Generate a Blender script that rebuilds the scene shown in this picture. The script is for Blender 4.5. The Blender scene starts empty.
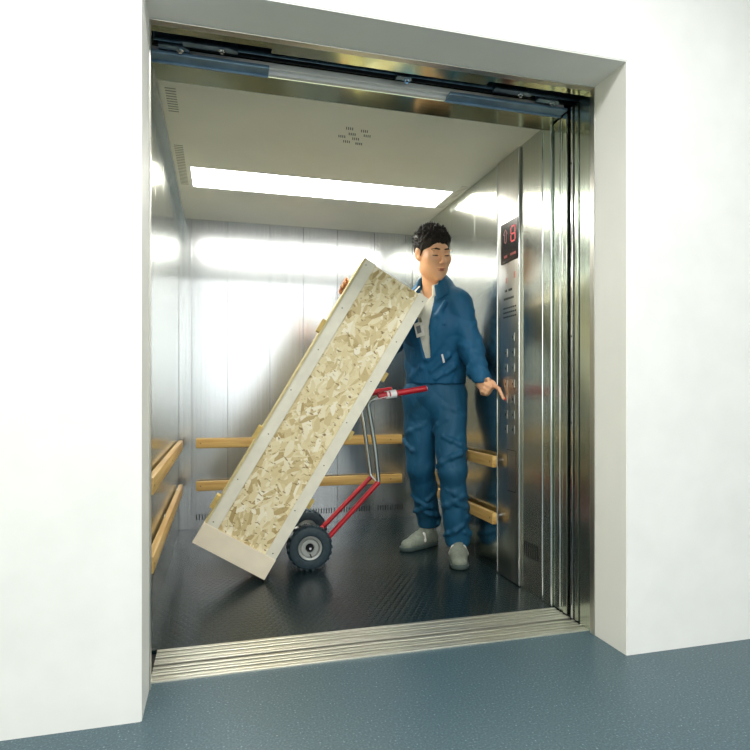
import bpy, bmesh, math, random
import numpy as np
from mathutils import Vector, Matrix
random.seed(7); np.random.seed(7)
C = bpy.context.scene.collection
scn = bpy.context.scene
R = math.radians

# ------------------------------------------------------------------ materials
def lin(c):
    return tuple(((v/255)/12.92 if v/255 <= .04045 else ((v/255+.055)/1.055)**2.4) for v in c)+(1,)
def new_mat(name):
    m = bpy.data.materials.new(name); m.use_nodes = True
    nt = m.node_tree; b = nt.nodes['Principled BSDF']
    return m, nt, b
def N(nt, t, **kw):
    n = nt.nodes.new(t)
    for k, v in kw.items():
        if k in n.inputs.keys(): n.inputs[k].default_value = v
        else: setattr(n, k, v)
    return n
def L(nt, a, b): nt.links.new(a, b)
def coords(nt, scale=(1,1,1), rot=(0,0,0)):
    tc = N(nt, 'ShaderNodeTexCoord'); mp = N(nt, 'ShaderNodeMapping')
    mp.inputs['Scale'].default_value = scale; mp.inputs['Rotation'].default_value = rot
    L(nt, tc.outputs['Object'], mp.inputs['Vector']); return mp.outputs['Vector']
def ramp(nt, fac, stops):
    r = N(nt, 'ShaderNodeValToRGB'); cr = r.color_ramp
    while len(cr.elements) < len(stops): cr.elements.new(.5)
    for e, (p, c) in zip(cr.elements, stops): e.position = p; e.color = c
    L(nt, fac, r.inputs['Fac']); return r.outputs['Color']
def bump(nt, b, h, strength, dist=.01, prev=None):
    n = N(nt, 'ShaderNodeBump'); n.inputs['Strength'].default_value = strength; n.inputs['Distance'].default_value = dist
    L(nt, h, n.inputs['Height'])
    if prev: L(nt, prev, n.inputs['Normal'])
    L(nt, n.outputs['Normal'], b.inputs['Normal']); return n.outputs['Normal']
def plain(name, col, rough=.5, metal=0, noise=0, nscale=30, bmp=0, spec=None):
    m, nt, b = new_mat(name)
    b.inputs['Base Color'].default_value = lin(col); b.inputs['Roughness'].default_value = rough; b.inputs['Metallic'].default_value = metal
    if spec is not None: b.inputs['Specular IOR Level'].default_value = spec
    if noise or bmp:
        v = coords(nt); t = N(nt, 'ShaderNodeTexNoise', Scale=nscale, Detail=5.)
        L(nt, v, t.inputs['Vector'])
        a = lin([max(0, c*(1-noise)) for c in col]); c2 = lin([min(255, c*(1+noise)) for c in col])
        L(nt, ramp(nt, t.outputs['Fac'], [(.3, a), (.7, c2)]), b.inputs['Base Color'])
        if bmp: bump(nt, b, t.outputs['Fac'], bmp, .004)
    return m
def steel(name, col=(205,203,190), rough=.17, wavy=.25, axis='Z', streak=.05):
    m, nt, b = new_mat(name)
    b.inputs['Metallic'].default_value = 1
    sc = {'Z': (260, 260, 1.2), 'X': (1.2, 260, 260), 'Y': (260, 1.2, 260)}[axis]
    t = N(nt, 'ShaderNodeTexNoise', Scale=1., Detail=3.); L(nt, coords(nt, sc), t.inputs['Vector'])
    a = lin([c*(1-streak) for c in col]); c2 = lin([min(255, c*(1+streak)) for c in col])
    L(nt, ramp(nt, t.outputs['Fac'], [(.25, a), (.75, c2)]), b.inputs['Base Color'])
    mr = N(nt, 'ShaderNodeMapRange'); mr.inputs['To Min'].default_value = rough*.75; mr.inputs['To Max'].default_value = rough*1.3
    L(nt, t.outputs['Fac'], mr.inputs['Value']); L(nt, mr.outputs['Result'], b.inputs['Roughness'])
    n1 = bump(nt, b, t.outputs['Fac'], .05, .0004)
    w = N(nt, 'ShaderNodeTexNoise', Scale=1.6, Detail=1.); L(nt, coords(nt, (1.4,1.4,.7)), w.inputs['Vector'])
    bump(nt, b, w.outputs['Fac'], wavy, .01, n1)
    return m
M = {}
M['steel_wall'] = steel('brushed_steel_wall', (190,193,198), .21, .22)
M['steel_side'] = steel('brushed_steel_side', (200,203,194), .19, .3)
M['steel_door'] = steel('brushed_steel_door', (198,208,198), .2, .2)
M['steel_head'] = steel('polished_steel_header', (180,188,160), .13, .3, 'X')
M['steel_panel'] = steel('satin_steel_panel', (190,190,184), .3, .05)
M['chrome'] = plain('chrome', (225,228,232), .12, 1)
M['zinc'] = plain('zinc_plate', (120,145,165), .35, 1, .15, 25)
M['blue_plate'] = plain('grey_blue_plate', (120,150,175), .4, .6, .1, 12)
M['black_metal'] = plain('black_track', (14,18,24), .4, .4)
M['void'] = plain('dark_shaft', (10,14,18), .8)
M['white_wall'] = plain('white_plaster', (236,237,238), .75, 0, .012, 8, .03)
M['reveal'] = plain('white_reveal_paint', (238,238,236), .6, 0, .01, 5, .02)
M['ceil'] = plain('cream_ceiling_paint', (236,235,219), .32, 0, .015, 3)
M['hall_ceiling'] = plain('hall_ceiling_paint', (225,225,220), .8)
M['hall_wall'] = plain('hall_wall_paint', (214,214,204), .8, 0, .02, 3)
M['hall_olive'] = plain('hall_olive_paint', (176,172,96), .8, 0, .03, 3)
M['hall_teal'] = plain('hall_teal_paint', (36,72,80), .6, 0, .03, 3)
M['white_part'] = plain('pale_grey_enamel', (225,226,228), .35)
M['red'] = plain('red_enamel', (178,22,38), .28, 0, .05, 20)
M['tire'] = plain('dark_rubber_tire', (38,56,66), .55, 0, .12, 60, .2)
M['hub'] = plain('grey_wheel_rim', (165,168,166), .35, .5)
M['black_plastic'] = plain('black_plastic', (14,12,14), .25)
M['frame_board'] = plain('pale_painted_board', (228,224,208), .55, 0, .03, 14, .08)
M['end_board'] = plain('pale_pine_end_board', (240,228,206), .55, 0, .02, 10, .08)
M['cleat'] = plain('pine_cleat', (196,172,104), .6, 0, .1, 40)
M['ply'] = plain('plywood_side', (206,192,142), .6, 0, .08, 30)
M['vent'] = plain('grey_vent_shadow', (138,138,126), .7)
M['screw'] = plain('dark_screw', (76,80,72), .5, .6)
M['skin'] = plain('skin', (232,178,140), .45, 0, .03, 18)
M['skin'].node_tree.nodes['Principled BSDF'].inputs['Subsurface Weight'].default_value = .08
M['skin'].node_tree.nodes['Principled BSDF'].inputs['Subsurface Radius'].default_value = (.012,.005,.003)
M['lips'] = plain('lips', (188,112,92), .4)
M['hair'] = plain('black_hair', (24,18,15), .62, 0, .35, 90, .6, .3)
M['shirt'] = plain('white_shirt', (226,224,212), .8, 0, .02, 40, .1)
M['sock'] = plain('white_sock', (214,216,222), .9)
M['shoe'] = plain('grey_suede', (128,136,124), .75, 0, .07, 60, .15)
M['sole'] = plain('shoe_sole', (70,84,82), .7)
M['white_leather'] = plain('white_leather', (226,224,218), .5)
M['led_red'] = None

def emis(name, col, s):
    m, nt, b = new_mat(name)
    b.inputs['Base Color'].default_value = lin(col); b.inputs['Emission Color'].default_value = lin(col); b.inputs['Emission Strength'].default_value = s
    return m
M['led_red'] = emis('red_led', (200,40,45), .45)
M['lamp'] = emis('lamp_diffuser', (255,252,241), 16.)

def cloth(name, col, bs=.35):
    m, nt, b = new_mat(name)
    v = coords(nt, (1,1,.6)); t = N(nt, 'ShaderNodeTexNoise', Scale=11., Detail=4., Distortion=.8); L(nt, v, t.inputs['Vector'])
    L(nt, ramp(nt, t.outputs['Fac'], [(.3, lin([c*.93 for c in col])), (.7, lin([c*1.05 for c in col]))]), b.inputs['Base Color'])
    b.inputs['Roughness'].default_value = .68; b.inputs['Sheen Weight'].default_value = .0
    n1 = bump(nt, b, t.outputs['Fac'], bs, .03)
    w = N(nt, 'ShaderNodeTexNoise', Scale=500., Detail=1.); L(nt, coords(nt), w.inputs['Vector'])
    bump(nt, b, w.outputs['Fac'], .15, .001, n1)
    return m
M['jacket'] = cloth('blue_work_cloth', (4,84,124))
M['trouser'] = cloth('blue_trouser_cloth', (0,76,110))

def osb():
    m, nt, b = new_mat('strand_board')
    cols = None; prev = None; pf = None
    for i, (rot, sc) in enumerate([(R(20),(13,1,40)), (R(-35),(16,1,44)), (R(75),(14,1,40)), (R(130),(22,1,52)), (R(50),(18,1,60)), (R(100),(20,1,46))]):
        v = coords(nt, (1,1,1), (0, rot, 0))
        nz = N(nt, 'ShaderNodeTexNoise', Scale=5., Detail=2.); L(nt, v, nz.inputs['Vector'])
        mx = N(nt, 'ShaderNodeMixRGB'); mx.blend_type = 'LINEAR_LIGHT'; mx.inputs['Fac'].default_value = .05
        L(nt, v, mx.inputs['Color1']); L(nt, nz.outputs['Color'], mx.inputs['Color2'])
        mp = N(nt, 'ShaderNodeMapping'); mp.inputs['Scale'].default_value = sc; L(nt, mx.outputs['Color'], mp.inputs['Vector'])
        vo = N(nt, 'ShaderNodeTexVoronoi', Scale=1.); L(nt, mp.outputs['Vector'], vo.inputs['Vector'])
        sep = N(nt, 'ShaderNodeSeparateColor'); L(nt, vo.outputs['Color'], sep.inputs['Color'])
        rc = ramp(nt, sep.outputs[1], [(0, lin((176,152,100))), (.1, lin((204,184,136))), (.35, lin((222,206,162))), (.7, lin((230,217,178))), (1, lin((244,236,214)))])
        if prev is None: prev = rc
        else:
            th = N(nt, 'ShaderNodeMath', operation='GREATER_THAN'); L(nt, sep.outputs[0], th.inputs[0]); th.inputs[1].default_value = .6
            mm = N(nt, 'ShaderNodeMixRGB'); L(nt, th.outputs[0], mm.inputs['Fac']); L(nt, prev, mm.inputs['Color1']); L(nt, rc, mm.inputs['Color2']); prev = mm.outputs['Color']
    # small dark gaps between the strands
    v = coords(nt, (14,1,30), (0, R(50), 0)); n2 = N(nt, 'ShaderNodeTexNoise', Scale=2.2, Detail=4.); L(nt, v, n2.inputs['Vector'])
    f = ramp(nt, n2.outputs['Fac'], [(0.34,(1,1,1,1)), (.40,(0,0,0,1))])
    mm = N(nt, 'ShaderNodeMixRGB'); L(nt, f, mm.inputs['Fac']); L(nt, prev, mm.inputs['Color1']); mm.inputs['Color2'].default_value = lin((150,124,80))
    L(nt, mm.outputs['Color'], b.inputs['Base Color']); b.inputs['Roughness'].default_value = .6
    bw = N(nt, 'ShaderNodeRGBToBW'); L(nt, mm.outputs['Color'], bw.inputs['Color']); bump(nt, b, bw.outputs[0], .3, .003)
    return m
M['osb'] = osb()
def wood(name, c1, c2, axis):
    m, nt, b = new_mat(name)
    sc = {'X': (1.5,30,30), 'Y': (30,1.5,30)}[axis]
    t = N(nt, 'ShaderNodeTexNoise', Scale=1.4, Detail=4., Distortion=.6); L(nt, coords(nt, sc), t.inputs['Vector'])
    L(nt, ramp(nt, t.outputs['Fac'], [(.3, lin(c1)), (.7, lin(c2))]), b.inputs['Base Color'])
    b.inputs['Roughness'].default_value = .4; return m
M['wood_x'] = wood('varnished_beech_x', (178,136,72), (216,182,116), 'X')
M['wood_y'] = wood('varnished_beech_y', (178,136,72), (216,182,116), 'Y')

def rubber_floor():
    m, nt, b = new_mat('black_studded_rubber')
    tc = N(nt, 'ShaderNodeTexCoord'); s = None
    for k in range(3):
        a = R(60*k+30); d = N(nt, 'ShaderNodeVectorMath', operation='DOT_PRODUCT')
        L(nt, tc.outputs['Object'], d.inputs[0]); d.inputs[1].default_value = (math.cos(a)*230, math.sin(a)*230, 0)
        c = N(nt, 'ShaderNodeMath', operation='COSINE'); L(nt, d.outputs['Value'], c.inputs[0])
        if s is None: s = c.outputs[0]
        else:
            ad = N(nt, 'ShaderNodeMath', operation='ADD'); L(nt, s, ad.inputs[0]); L(nt, c.outputs[0], ad.inputs[1]); s = ad.outputs[0]
    mr = N(nt, 'ShaderNodeMapRange'); mr.inputs['From Min'].default_value = -.6; mr.inputs['From Max'].default_value = .6; L(nt, s, mr.inputs['Value'])
    b.inputs['Base Color'].default_value = lin((26,36,40)); b.inputs['Roughness'].default_value = .24
    b.inputs['Specular IOR Level'].default_value = .45
    n1 = bump(nt, b, mr.outputs['Result'], .6, .0016)
    w = N(nt, 'ShaderNodeTexNoise', Scale=240., Detail=2.); L(nt, tc.outputs['Object'], w.inputs['Vector'])
    L(nt, ramp(nt, w.outputs['Fac'], [(.35, lin((8,20,24))), (.72, lin((30,50,54)))]), b.inputs['Base Color'])
    return m
M['rubber_floor'] = rubber_floor()
def granite():
    m, nt, b = new_mat('blue_grey_terrazzo')
    v = coords(nt); t = N(nt, 'ShaderNodeTexNoise', Scale=160., Detail=3.); L(nt, v, t.inputs['Vector'])
    c = ramp(nt, t.outputs['Fac'], [(.3, lin((50,72,84))), (.55, lin((68,92,102))), (.66, lin((82,108,116))), (.74, lin((150,170,172)))])
    L(nt, c, b.inputs['Base Color']); b.inputs['Roughness'].default_value = .35
    return m
M['granite'] = granite()
def alu():
    m, nt, b = new_mat('ribbed_aluminium')
    b.inputs['Metallic'].default_value = .9; b.inputs['Roughness'].default_value = .34
    t = N(nt, 'ShaderNodeTexNoise', Scale=1., Detail=3.); L(nt, coords(nt, (3,300,300)), t.inputs['Vector'])
    L(nt, ramp(nt, t.outputs['Fac'], [(.3, lin((206,204,192))), (.7, lin((240,238,226)))]), b.inputs['Base Color'])
    return m
M['alu'] = alu()

# ------------------------------------------------------------------ mesh helpers
class MB:
    def __init__(s): s.bm = bmesh.new()
    def box(s, a, b, bev=0, mat=None):
        g = bmesh.ops.create_cube(s.bm, size=1)['verts']
        for v in g:
            v.co = Vector([(a[i]+b[i])/2+v.co[i]*(b[i]-a[i]) for i in range(3)])
        if bev:
            es = list({e for v in g for e in v.link_edges})
            r = bmesh.ops.bevel(s.bm, geom=es, offset=bev, segments=2, affect='EDGES', profile=.6)
            g = list({v for f in r['faces'] for v in f.verts} | {v for v in g if v.is_valid})
        if mat is not None:
            for v in g: v.co = mat @ v.co
        return s
    def cyl(s, p0, p1, r, r1=None, seg=20, caps=True):
        p0, p1 = Vector(p0), Vector(p1); d = p1-p0; r1 = r if r1 is None else r1
        g = bmesh.ops.create_cone(s.bm, segments=seg, radius1=r, radius2=r1, depth=d.length, cap_ends=caps)['verts']
        q = d.to_track_quat('Z', 'Y').to_matrix().to_4x4(); q.translation = (p0+p1)/2
        for v in g: v.co = q @ v.co
        return s
    def sphere(s, c, r, sc=(1,1,1), seg=16, mat=None):
        g = bmesh.ops.create_uvsphere(s.bm, u_segments=seg, v_segments=seg//2+2, radius=r)['verts']
        for v in g:
            v.co = Vector((v.co.x*sc[0], v.co.y*sc[1], v.co.z*sc[2]))
            if mat is not None: v.co = mat @ v.co
            v.co += Vector(c)
        return s
    def tube(s, pts, r, seg=14, rad=None, bend=.04):
        pts = [Vector(p) for p in pts]; path = [pts[0]]
        for i in range(1, len(pts)-1):
            a, b, c = pts[i-1], pts[i], pts[i+1]
            k = min(bend, (a-b).length*.45, (c-b).length*.45)
            p, q = b+(a-b).normalized()*k, b+(c-b).normalized()*k
            for j in range(7):
                t = j/6; path.append(p*(1-t)**2+b*2*t*(1-t)+q*t*t)
        path.append(pts[-1]); rings = []
        up = Vector((0,1,0)) if abs((path[1]-path[0]).normalized().y) < .9 else Vector((1,0,0))
        for i, p in enumerate(path):
            d = (path[min(i+1, len(path)-1)]-path[max(i-1, 0)]).normalized()
            x = d.cross(up).normalized(); y = d.cross(x).normalized()
            rings.append([s.bm.verts.new(p+(x*math.cos(2*math.pi*k/seg)+y*math.sin(2*math.pi*k/seg))*r) for k in range(seg)])
        for a, b in zip(rings, rings[1:]):
            for k in range(seg): s.bm.faces.new((a[k], a[(k+1)%seg], b[(k+1)%seg], b[k]))
        s.bm.faces.new(rings[0]); s.bm.faces.new(rings[-1][::-1]); return s
    def lathe(s, prof, c, axis='Y', seg=40):
        rings = []
        for (r, h) in prof:
            ring = []
            for k in range(seg):
                a = 2*math.pi*k/seg; u, w = r*math.cos(a), r*math.sin(a)
                p = {'Y': (u, h, w), 'Z': (u, w, h), 'X': (h, u, w)}[axis]
                ring.append(s.bm.verts.new(Vector(p)+Vector(c)))
            rings.append(ring)
        for a, b in zip(rings, rings[1:]):
            for k in range(seg): s.bm.faces.new((a[k], a[(k+1)%seg], b[(k+1)%seg], b[k]))
        return s
    def poly(s, pts, th):   # thick polygon, extruded along th vector
        a = [s.bm.verts.new(Vector(p)) for p in pts]; b = [s.bm.verts.new(Vector(p)+Vector(th)) for p in pts]
        s.bm.faces.new(a); s.bm.faces.new(b[::-1]); n = len(a)
        for i in range(n): s.bm.faces.new((a[i], b[i], b[(i+1)%n], a[(i+1)%n]))
        return s
def link(o, parent=None):
    C.objects.link(o)
    if parent is not None: o.parent = parent
    return o
def obj(name, mb, mat, parent=None, off=None, smooth=False, angle=35):
    me = bpy.data.meshes.new(name); bm = mb.bm
    if off is not None: bmesh.ops.translate(bm, verts=bm.verts, vec=-Vector(off))
    bmesh.ops.recalc_face_normals(bm, faces=bm.faces)
    bm.to_mesh(me); bm.free(); me.materials.append(mat)
    if smooth: me.shade_smooth(); me.set_sharp_from_angle(angle=R(angle))
    return link(bpy.data.objects.new(name, me), parent)
def struct(name, mb, mat, **k):
    o = obj(name, mb, mat, **k); o['kind'] = 'structure'; return o
def tag(o, label, cat, group=None):
    o['label'] = label; o['category'] = cat
    if group: o['group'] = group
    return o
def thing(name, label, cat, loc=(0,0,0), group=None, mat=None):
    o = bpy.data.objects.new(name, None); C.objects.link(o)
    if mat is not None: o.matrix_world = mat
    else: o.location = loc
    o.empty_display_size = .05
    return tag(o, label, cat, group)

# ------------------------------------------------------------------ setting
XL, XR, YF, YB, ZC = -.265, 1.375, 2.31, 4.287, 2.093
XJ = -.215
# car walls, panel by panel with thin seams
mb = MB()
mb.box((XL-.05, YB+.012, 0), (XR+.05, YB+.03, ZC+.02))
xs = [XL, -.183, .051, .335, .567, .812, 1.086, 1.322, XR]
for a, b in zip(xs, xs[1:]): mb.box((a+.0012, YB, 0.0), (b-.0012, YB+.012, ZC), .001)
struct('wall_back', mb, M['steel_wall'])
mb = MB(); mb.box((XL-.03, YF, 0), (XL-.012, YB+.012, ZC+.02))
ys = [YF, 2.75, 3.13, 3.5, 3.88, YB-.045, YB]
for a, b in zip(ys, ys[1:]): mb.box((XL-.012, a+.0012, 0), (XL, b-.0012, ZC), .001)
struct('wall_left', mb, M['steel_side'])
mb = MB(); mb.box((XR+.012, 2.40, 0), (XR+.03, YB+.012, ZC+.02))
ys = [2.40, 2.59, 2.845, 3.14, 3.50, 3.88, YB-.045, YB]
for a, b in zip(ys, ys[1:]): mb.box((XR, a+.0012, 0), (XR+.012, b-.0012, ZC), .001)
struct('wall_right', mb, M['steel_side'])
mb = MB(); mb.box((XR-.004, 2.318, 0), (XR+.03, 2.397, ZC+.02), .003)
struct('trim_1', mb, M['steel_door'])
mb = MB(); mb.box((XL, YF, ZC-.018), (XL+.04, YB, ZC), .002); struct('trim_9', mb, M['steel_side'])
# car ceiling with an opening for the light
LX0, LX1, LY0, LY1 = -.153, 1.312, 3.29, 3.615
mb = MB()
for a, b in (((XL-.03, 2.38), (XR+.03, LY0)), ((XL-.03, LY1), (XR+.03, YB+.03)), ((XL-.03, LY0), (LX0, LY1)), ((LX1, LY0), (XR+.03, LY1))):
    mb.box((a[0], a[1], ZC), (b[0], b[1], ZC+.03))
struct('ceiling', mb, M['ceil'])
mb = MB(); mb.box((XL-.03, YF, -.06), (XR+.03, YB+.03, 0)); struct('floor', mb, M['rubber_floor'])

# landing: front wall with the opening, its plaster reveal
HX0, HX1, HY0, HZ = -2.6, 3.6, -3.2, 2.75
mb = MB()
mb.box((HX0, 1.82, 0), (XJ, 2.03, HZ)); mb.box((XR, 1.82, 0), (HX1, 2.03, HZ)); mb.box((XJ, 1.82, 2.085), (XR, 2.03, HZ))
bmesh.ops.remove_doubles(mb.bm, verts=mb.bm.verts, dist=1e-5)
struct('wall_front', mb, M['white_wall'])
mb = MB(); t = .004
mb.box((XR-t, 1.822, 0), (XR, 2.005, 2.085-t)); mb.box((XJ, 1.822, 0), (XJ+t, 2.005, 2.085-t)); mb.box((XJ, 1.822, 2.085-t), (XR, 2.005, 2.085))
struct('trim_2', mb, M['reveal'])
mb = MB(); t = .008
mb.box((XR-t, 2.005, 0), (XR+.02, 2.034, 2.085-t), .0015); mb.box((XJ-.02, 2.005, 0), (XJ+t, 2.034, 2.085-t), .0015); mb.box((XJ-.02, 2.005, 2.085-t), (XR+.02, 2.034, 2.093), .0015)
struct('trim_3', mb, M['steel_panel'])
mb = MB(); mb.box((HX0, HY0, -.06), (HX1, 2.05, 0)); struct('floor_landing', mb, M['granite'])
mb = MB(); mb.box((HX0, HY0, HZ), (HX1, 2.03, HZ+.05)); struct('ceiling_landing', mb, M['hall_ceiling'])
mb = MB(); mb.box((HX0, HY0-.1, 0), (HX1, HY0, HZ)); struct('wall_rear_landing', mb, M['hall_wall'])
mb = MB(); mb.box((HX0-.1, HY0, 0), (HX0, 1.82, HZ)); struct('wall_left_landing', mb, M['hall_olive'])
mb = MB(); mb.box((HX1, HY0, 0), (HX1+.1, 1.82, HZ)); struct('wall_right_landing', mb, M['hall_wall'])
# door jamb (steel) right and left, header soffits
ZS = 2.085
mb = MB(); mb.box((XR, 2.036, 0), (XR+.05, 2.112, ZS), .002); struct('trim_4', mb, M['steel_door'])
mb = MB(); mb.box((XJ-.05, 2.036, 0), (XJ, 2.112, ZS), .002); struct('trim_5', mb, M['steel_door'])
mb = MB()
mb.poly([(XJ-.05,2.036,ZS), (XR+.4,2.036,ZS), (XR+.4,2.082,ZS), (.97,2.082,ZS), (.97,2.110,ZS), (.17,2.110,ZS), (.17,2.082,ZS), (XJ-.05,2.082,ZS)], (0,0,.012))
mb.box((XJ-.05, 2.036, ZS+.012), (XR+.4, 2.05, ZS+.25))
struct('trim_6', mb, M['steel_head'])
mb = MB(); mb.box((XL-.03, 2.262, ZS-.006), (XR, 2.392, ZS+.012), .002); mb.box((XL-.03, 2.30, ZS+.012), (XR, 2.33, ZS+.25))
struct('trim_7', mb, M['steel_head'])
# closed shaft space above the header and beside the car
mb = MB()
mb.box((XJ-.06, 2.035, ZS+.25), (XR+.6, 2.40, ZS+.28)); mb.box((XR+.58, 2.035, 0), (XR+.6, 2.40, ZS+.25)); mb.box((XR+.03, 2.395, 0), (XR+.6, 2.41, ZS+.25))
mb.box((XL-.08, 2.05, 0), (XL-.06, 2.40, ZS+.25)); mb.box((XJ-.06, 2.035, -.07), (XR+.6, 2.40, -.06))
struct('wall_shaft', mb, M['void'])

# ------------------------------------------------------------------ sills
def sill(name, y0, y1, label, n):
    t = thing(name, label, 'threshold', ((XJ+XR)/2, y0, 0), 'elevator door sills')
    mb = MB(); mb.box((XJ-.02, y0, -.04), (XR+.35, y1, -.012))
    obj('base_plate', mb, M['black_metal'], t, t.location)
    w = (y1-y0)/n
    mb = MB()
    for k in range(n):
        a = y0+k*w
        gap = .013 if k in (n//2,) else .0075
        mb.box((XJ-.0, a+.0005, -.012), (XR-.0, a+w-gap, .003 if k % 2 else .005), .0012)
    obj('ribs', mb, M['alu'], t, t.location)
    return t
sill('landing_sill', 2.05, 2.168, 'ribbed aluminium door sill on the landing side, bordering the speckled floor', 5)
sill('car_sill', 2.18, 2.31, 'ribbed aluminium door sill on the car side, bordering the black rubber floor', 5)

# ------------------------------------------------------------------ door panels stacked on the right
for n, (y0, y1, dx) in enumerate([(2.124, 2.150, .0), (2.158, 2.172, -.004), (2.206, 2.238, .0), (2.243, 2.314, .003)], 1):
    mb = MB(); x0 = XR+dx
    mb.box((x0, y0, .008), (x0+.42, y1, ZS-.004 if n < 3 else ZS-.012), .003)
    o = struct('door_%d' % n, mb, M['chrome'] if n == 2 else M['steel_door'])
    if n == 2:
        mb = MB()
        for k in range(5): mb.cyl((x0-.002, 2.165, .45+.35*k), (x0+.002, 2.165, .45+.35*k), .004, seg=10)
        obj('rivet', mb, M['screw'], o)
# thin mouldings on the front return and jamb
for n, y, o_ in ((8, 2.395, -.004), (10, 2.321, -.004), (11, 2.262, .003)):
    mb = MB(); mb.cyl((XR+o_, y, .008), (XR+o_, y, ZS-.014), .0035, seg=10); struct('trim_%d' % n, mb, M['chrome'], smooth=True)

# ------------------------------------------------------------------ header mechanisms
def rail(name, label, x0, x1, y, z, r, mat, grp='door track rails in the header'):
    mb = MB(); mb.box((x0, y-r, z), (x1, y+r, z+.03), .003); mb.cyl((x0, y, z-.002), (x1, y, z-.002), r*.6, seg=10)
    o = obj(name, mb, mat, smooth=True); tag(o, label, 'rail', grp); return o
rail('door_track', 'black door track along the landing side of the header slot', XJ, XR+.3, 2.13, ZS+.035, .007, M['black_metal'])
rail('door_track', 'thin steel door track in the middle of the dark header slot', XJ, XR+.3, 2.162, ZS+.02, .004, M['zinc'])
rail('door_track', 'black door track along the car side of the header slot', XJ, XR+.3, 2.205, ZS+.03, .007, M['black_metal'])
mb = MB(); mb.box((XL, 2.226, ZS+.008), (XR, 2.262, ZS+.03), .002); mb.box((XL, 2.246, ZS-.003), (XR, 2.262, ZS+.01), .001)
tag(obj('operator_beam', mb, M['white_part']), 'pale enamelled beam running along the car side of the header slot', 'beam')
def cover(x0, x1, label):
    mb = MB(); mb.box((x0, 2.20, ZS-.006), (x1, 2.25, ZS+.006), .002)
    mb.box((x0, 2.25, ZS-.012), (x1, 2.258, ZS+.006), .001)
    tag(obj('track_cover', mb, M['blue_plate']), label, 'cover', 'header track covers')
cover(XL, .17, 'blue-grey track cover plate at the left end of the header')
cover(.86, XR, 'blue-grey track cover plate at the right end of the header')
def hanger(x, w, y, label, z=ZS+.004):
    t = thing('door_hanger', label, 'bracket', (x, y, z), 'door hangers in the header slot')
    mb = MB(); mb.poly([(x-w,y-.022,z), (x+w*.7,y-.022,z), (x+w,y-.006,z), (x+w,y+.01,z), (x-w,y+.01,z)], (0,0,.006))
    mb.box((x-w, y+.004, z), (x+w, y+.01, z+.05))
    obj('plate', mb, M['zinc'], t, t.location)
    mb = MB(); mb.cyl((x+w*.4, y-.006, z-.012), (x+w*.4, y-.006, z+.004), .006, seg=8); mb.cyl((x+w*.4, y-.006, z-.004), (x+w*.4, y-.006, z-.001), .011, seg=14)
    obj('bolt', mb, M['chrome'], t, t.location, smooth=True)
    mb = MB(); mb.cyl((x-w*.4, y+.012, z+.03), (x-w*.4, y+.03, z+.03), .016, seg=20)
    obj('roller', mb, M['black_plastic'], t, t.location, smooth=True)
hanger(-.03, .09, 2.15, 'long zinc door hanger with a bolt, second from the left in the header slot')
hanger(-.15, .05, 2.185, 'zinc door hanger with a bolt at the far left of the header slot')
hanger(1.10, .08, 2.15, 'long zinc door hanger with a bolt left of the right-hand corner in the header slot')
hanger(1.27, .05, 2.18, 'short zinc door hanger with a bolt in the right-hand corner of the header slot')
hanger(.66, .03, 2.165, 'small zinc door hanger with a bolt near the middle of the header slot')

# ------------------------------------------------------------------ ceiling light
t = thing('ceiling_light', 'long recessed white light panel in the cream car ceiling', 'ceiling light', ((LX0+LX1)/2, (LY0+LY1)/2, ZC))
mb = MB(); w = .008
for a, b in (((LX0, LY0), (LX1, LY0+w)), ((LX0, LY1-w), (LX1, LY1)), ((LX0, LY0+w), (LX0+w, LY1-w)), ((LX1-w, LY0+w), (LX1, LY1-w))):
    mb.box((a[0], a[1], ZC-.003), (b[0], b[1], ZC+.03))
obj('frame', mb, M['white_part'], t, t.location)
mb = MB(); mb.box((LX0+w, LY0+w, ZC+.006), (LX1-w, LY1-w, ZC+.02)); obj('diffuser', mb, M['lamp'], t, t.location)
# ceiling ventilation slots : a cluster of slanted marks
t = thing('ceiling_vent', 'cluster of small dark slanted vent slots in the middle of the car ceiling', 'vent', (.58, 2.69, ZC))
for (px, py) in ((-.085,-.055), (.035,-.045), (-.045,0), (.075,-.0), (-.115,.035), (-.0,.045), (-.06,.085), (.045,.095)):
    mb = MB()
    for k in range(4):
        a = .585+px*.58+k*.009; y = 2.69+py*1.0
        mb.poly([(a, y-.012, ZC-.0012), (a+.004, y-.012, ZC-.0012), (a+.009, y+.012, ZC-.0012), (a+.005, y+.012, ZC-.0012)], (0,0,.001))
    obj('slots', mb, M['screw'], t, t.location)
def edge_vent(x, y0, y1, label):
    mb = MB(); y = y0
    while y < y1:
        mb.box((x-.02, y, ZC-.0012), (x+.02, y+.005, ZC-.0002)); y += .022
    tag(obj('ceiling_edge_vent', mb, M['vent']), label, 'vent', 'vent slots along the ceiling edges')
edge_vent(XL+.08, 2.47, 2.68, 'row of dark vent slots at the front of the left ceiling edge')
edge_vent(XL+.075, 3.03, 3.60, 'row of dark vent slots beside the left end of the ceiling light')
edge_vent(XR-.035, 3.2, 3.6, 'row of dark vent slots beside the right end of the ceiling light')

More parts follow.
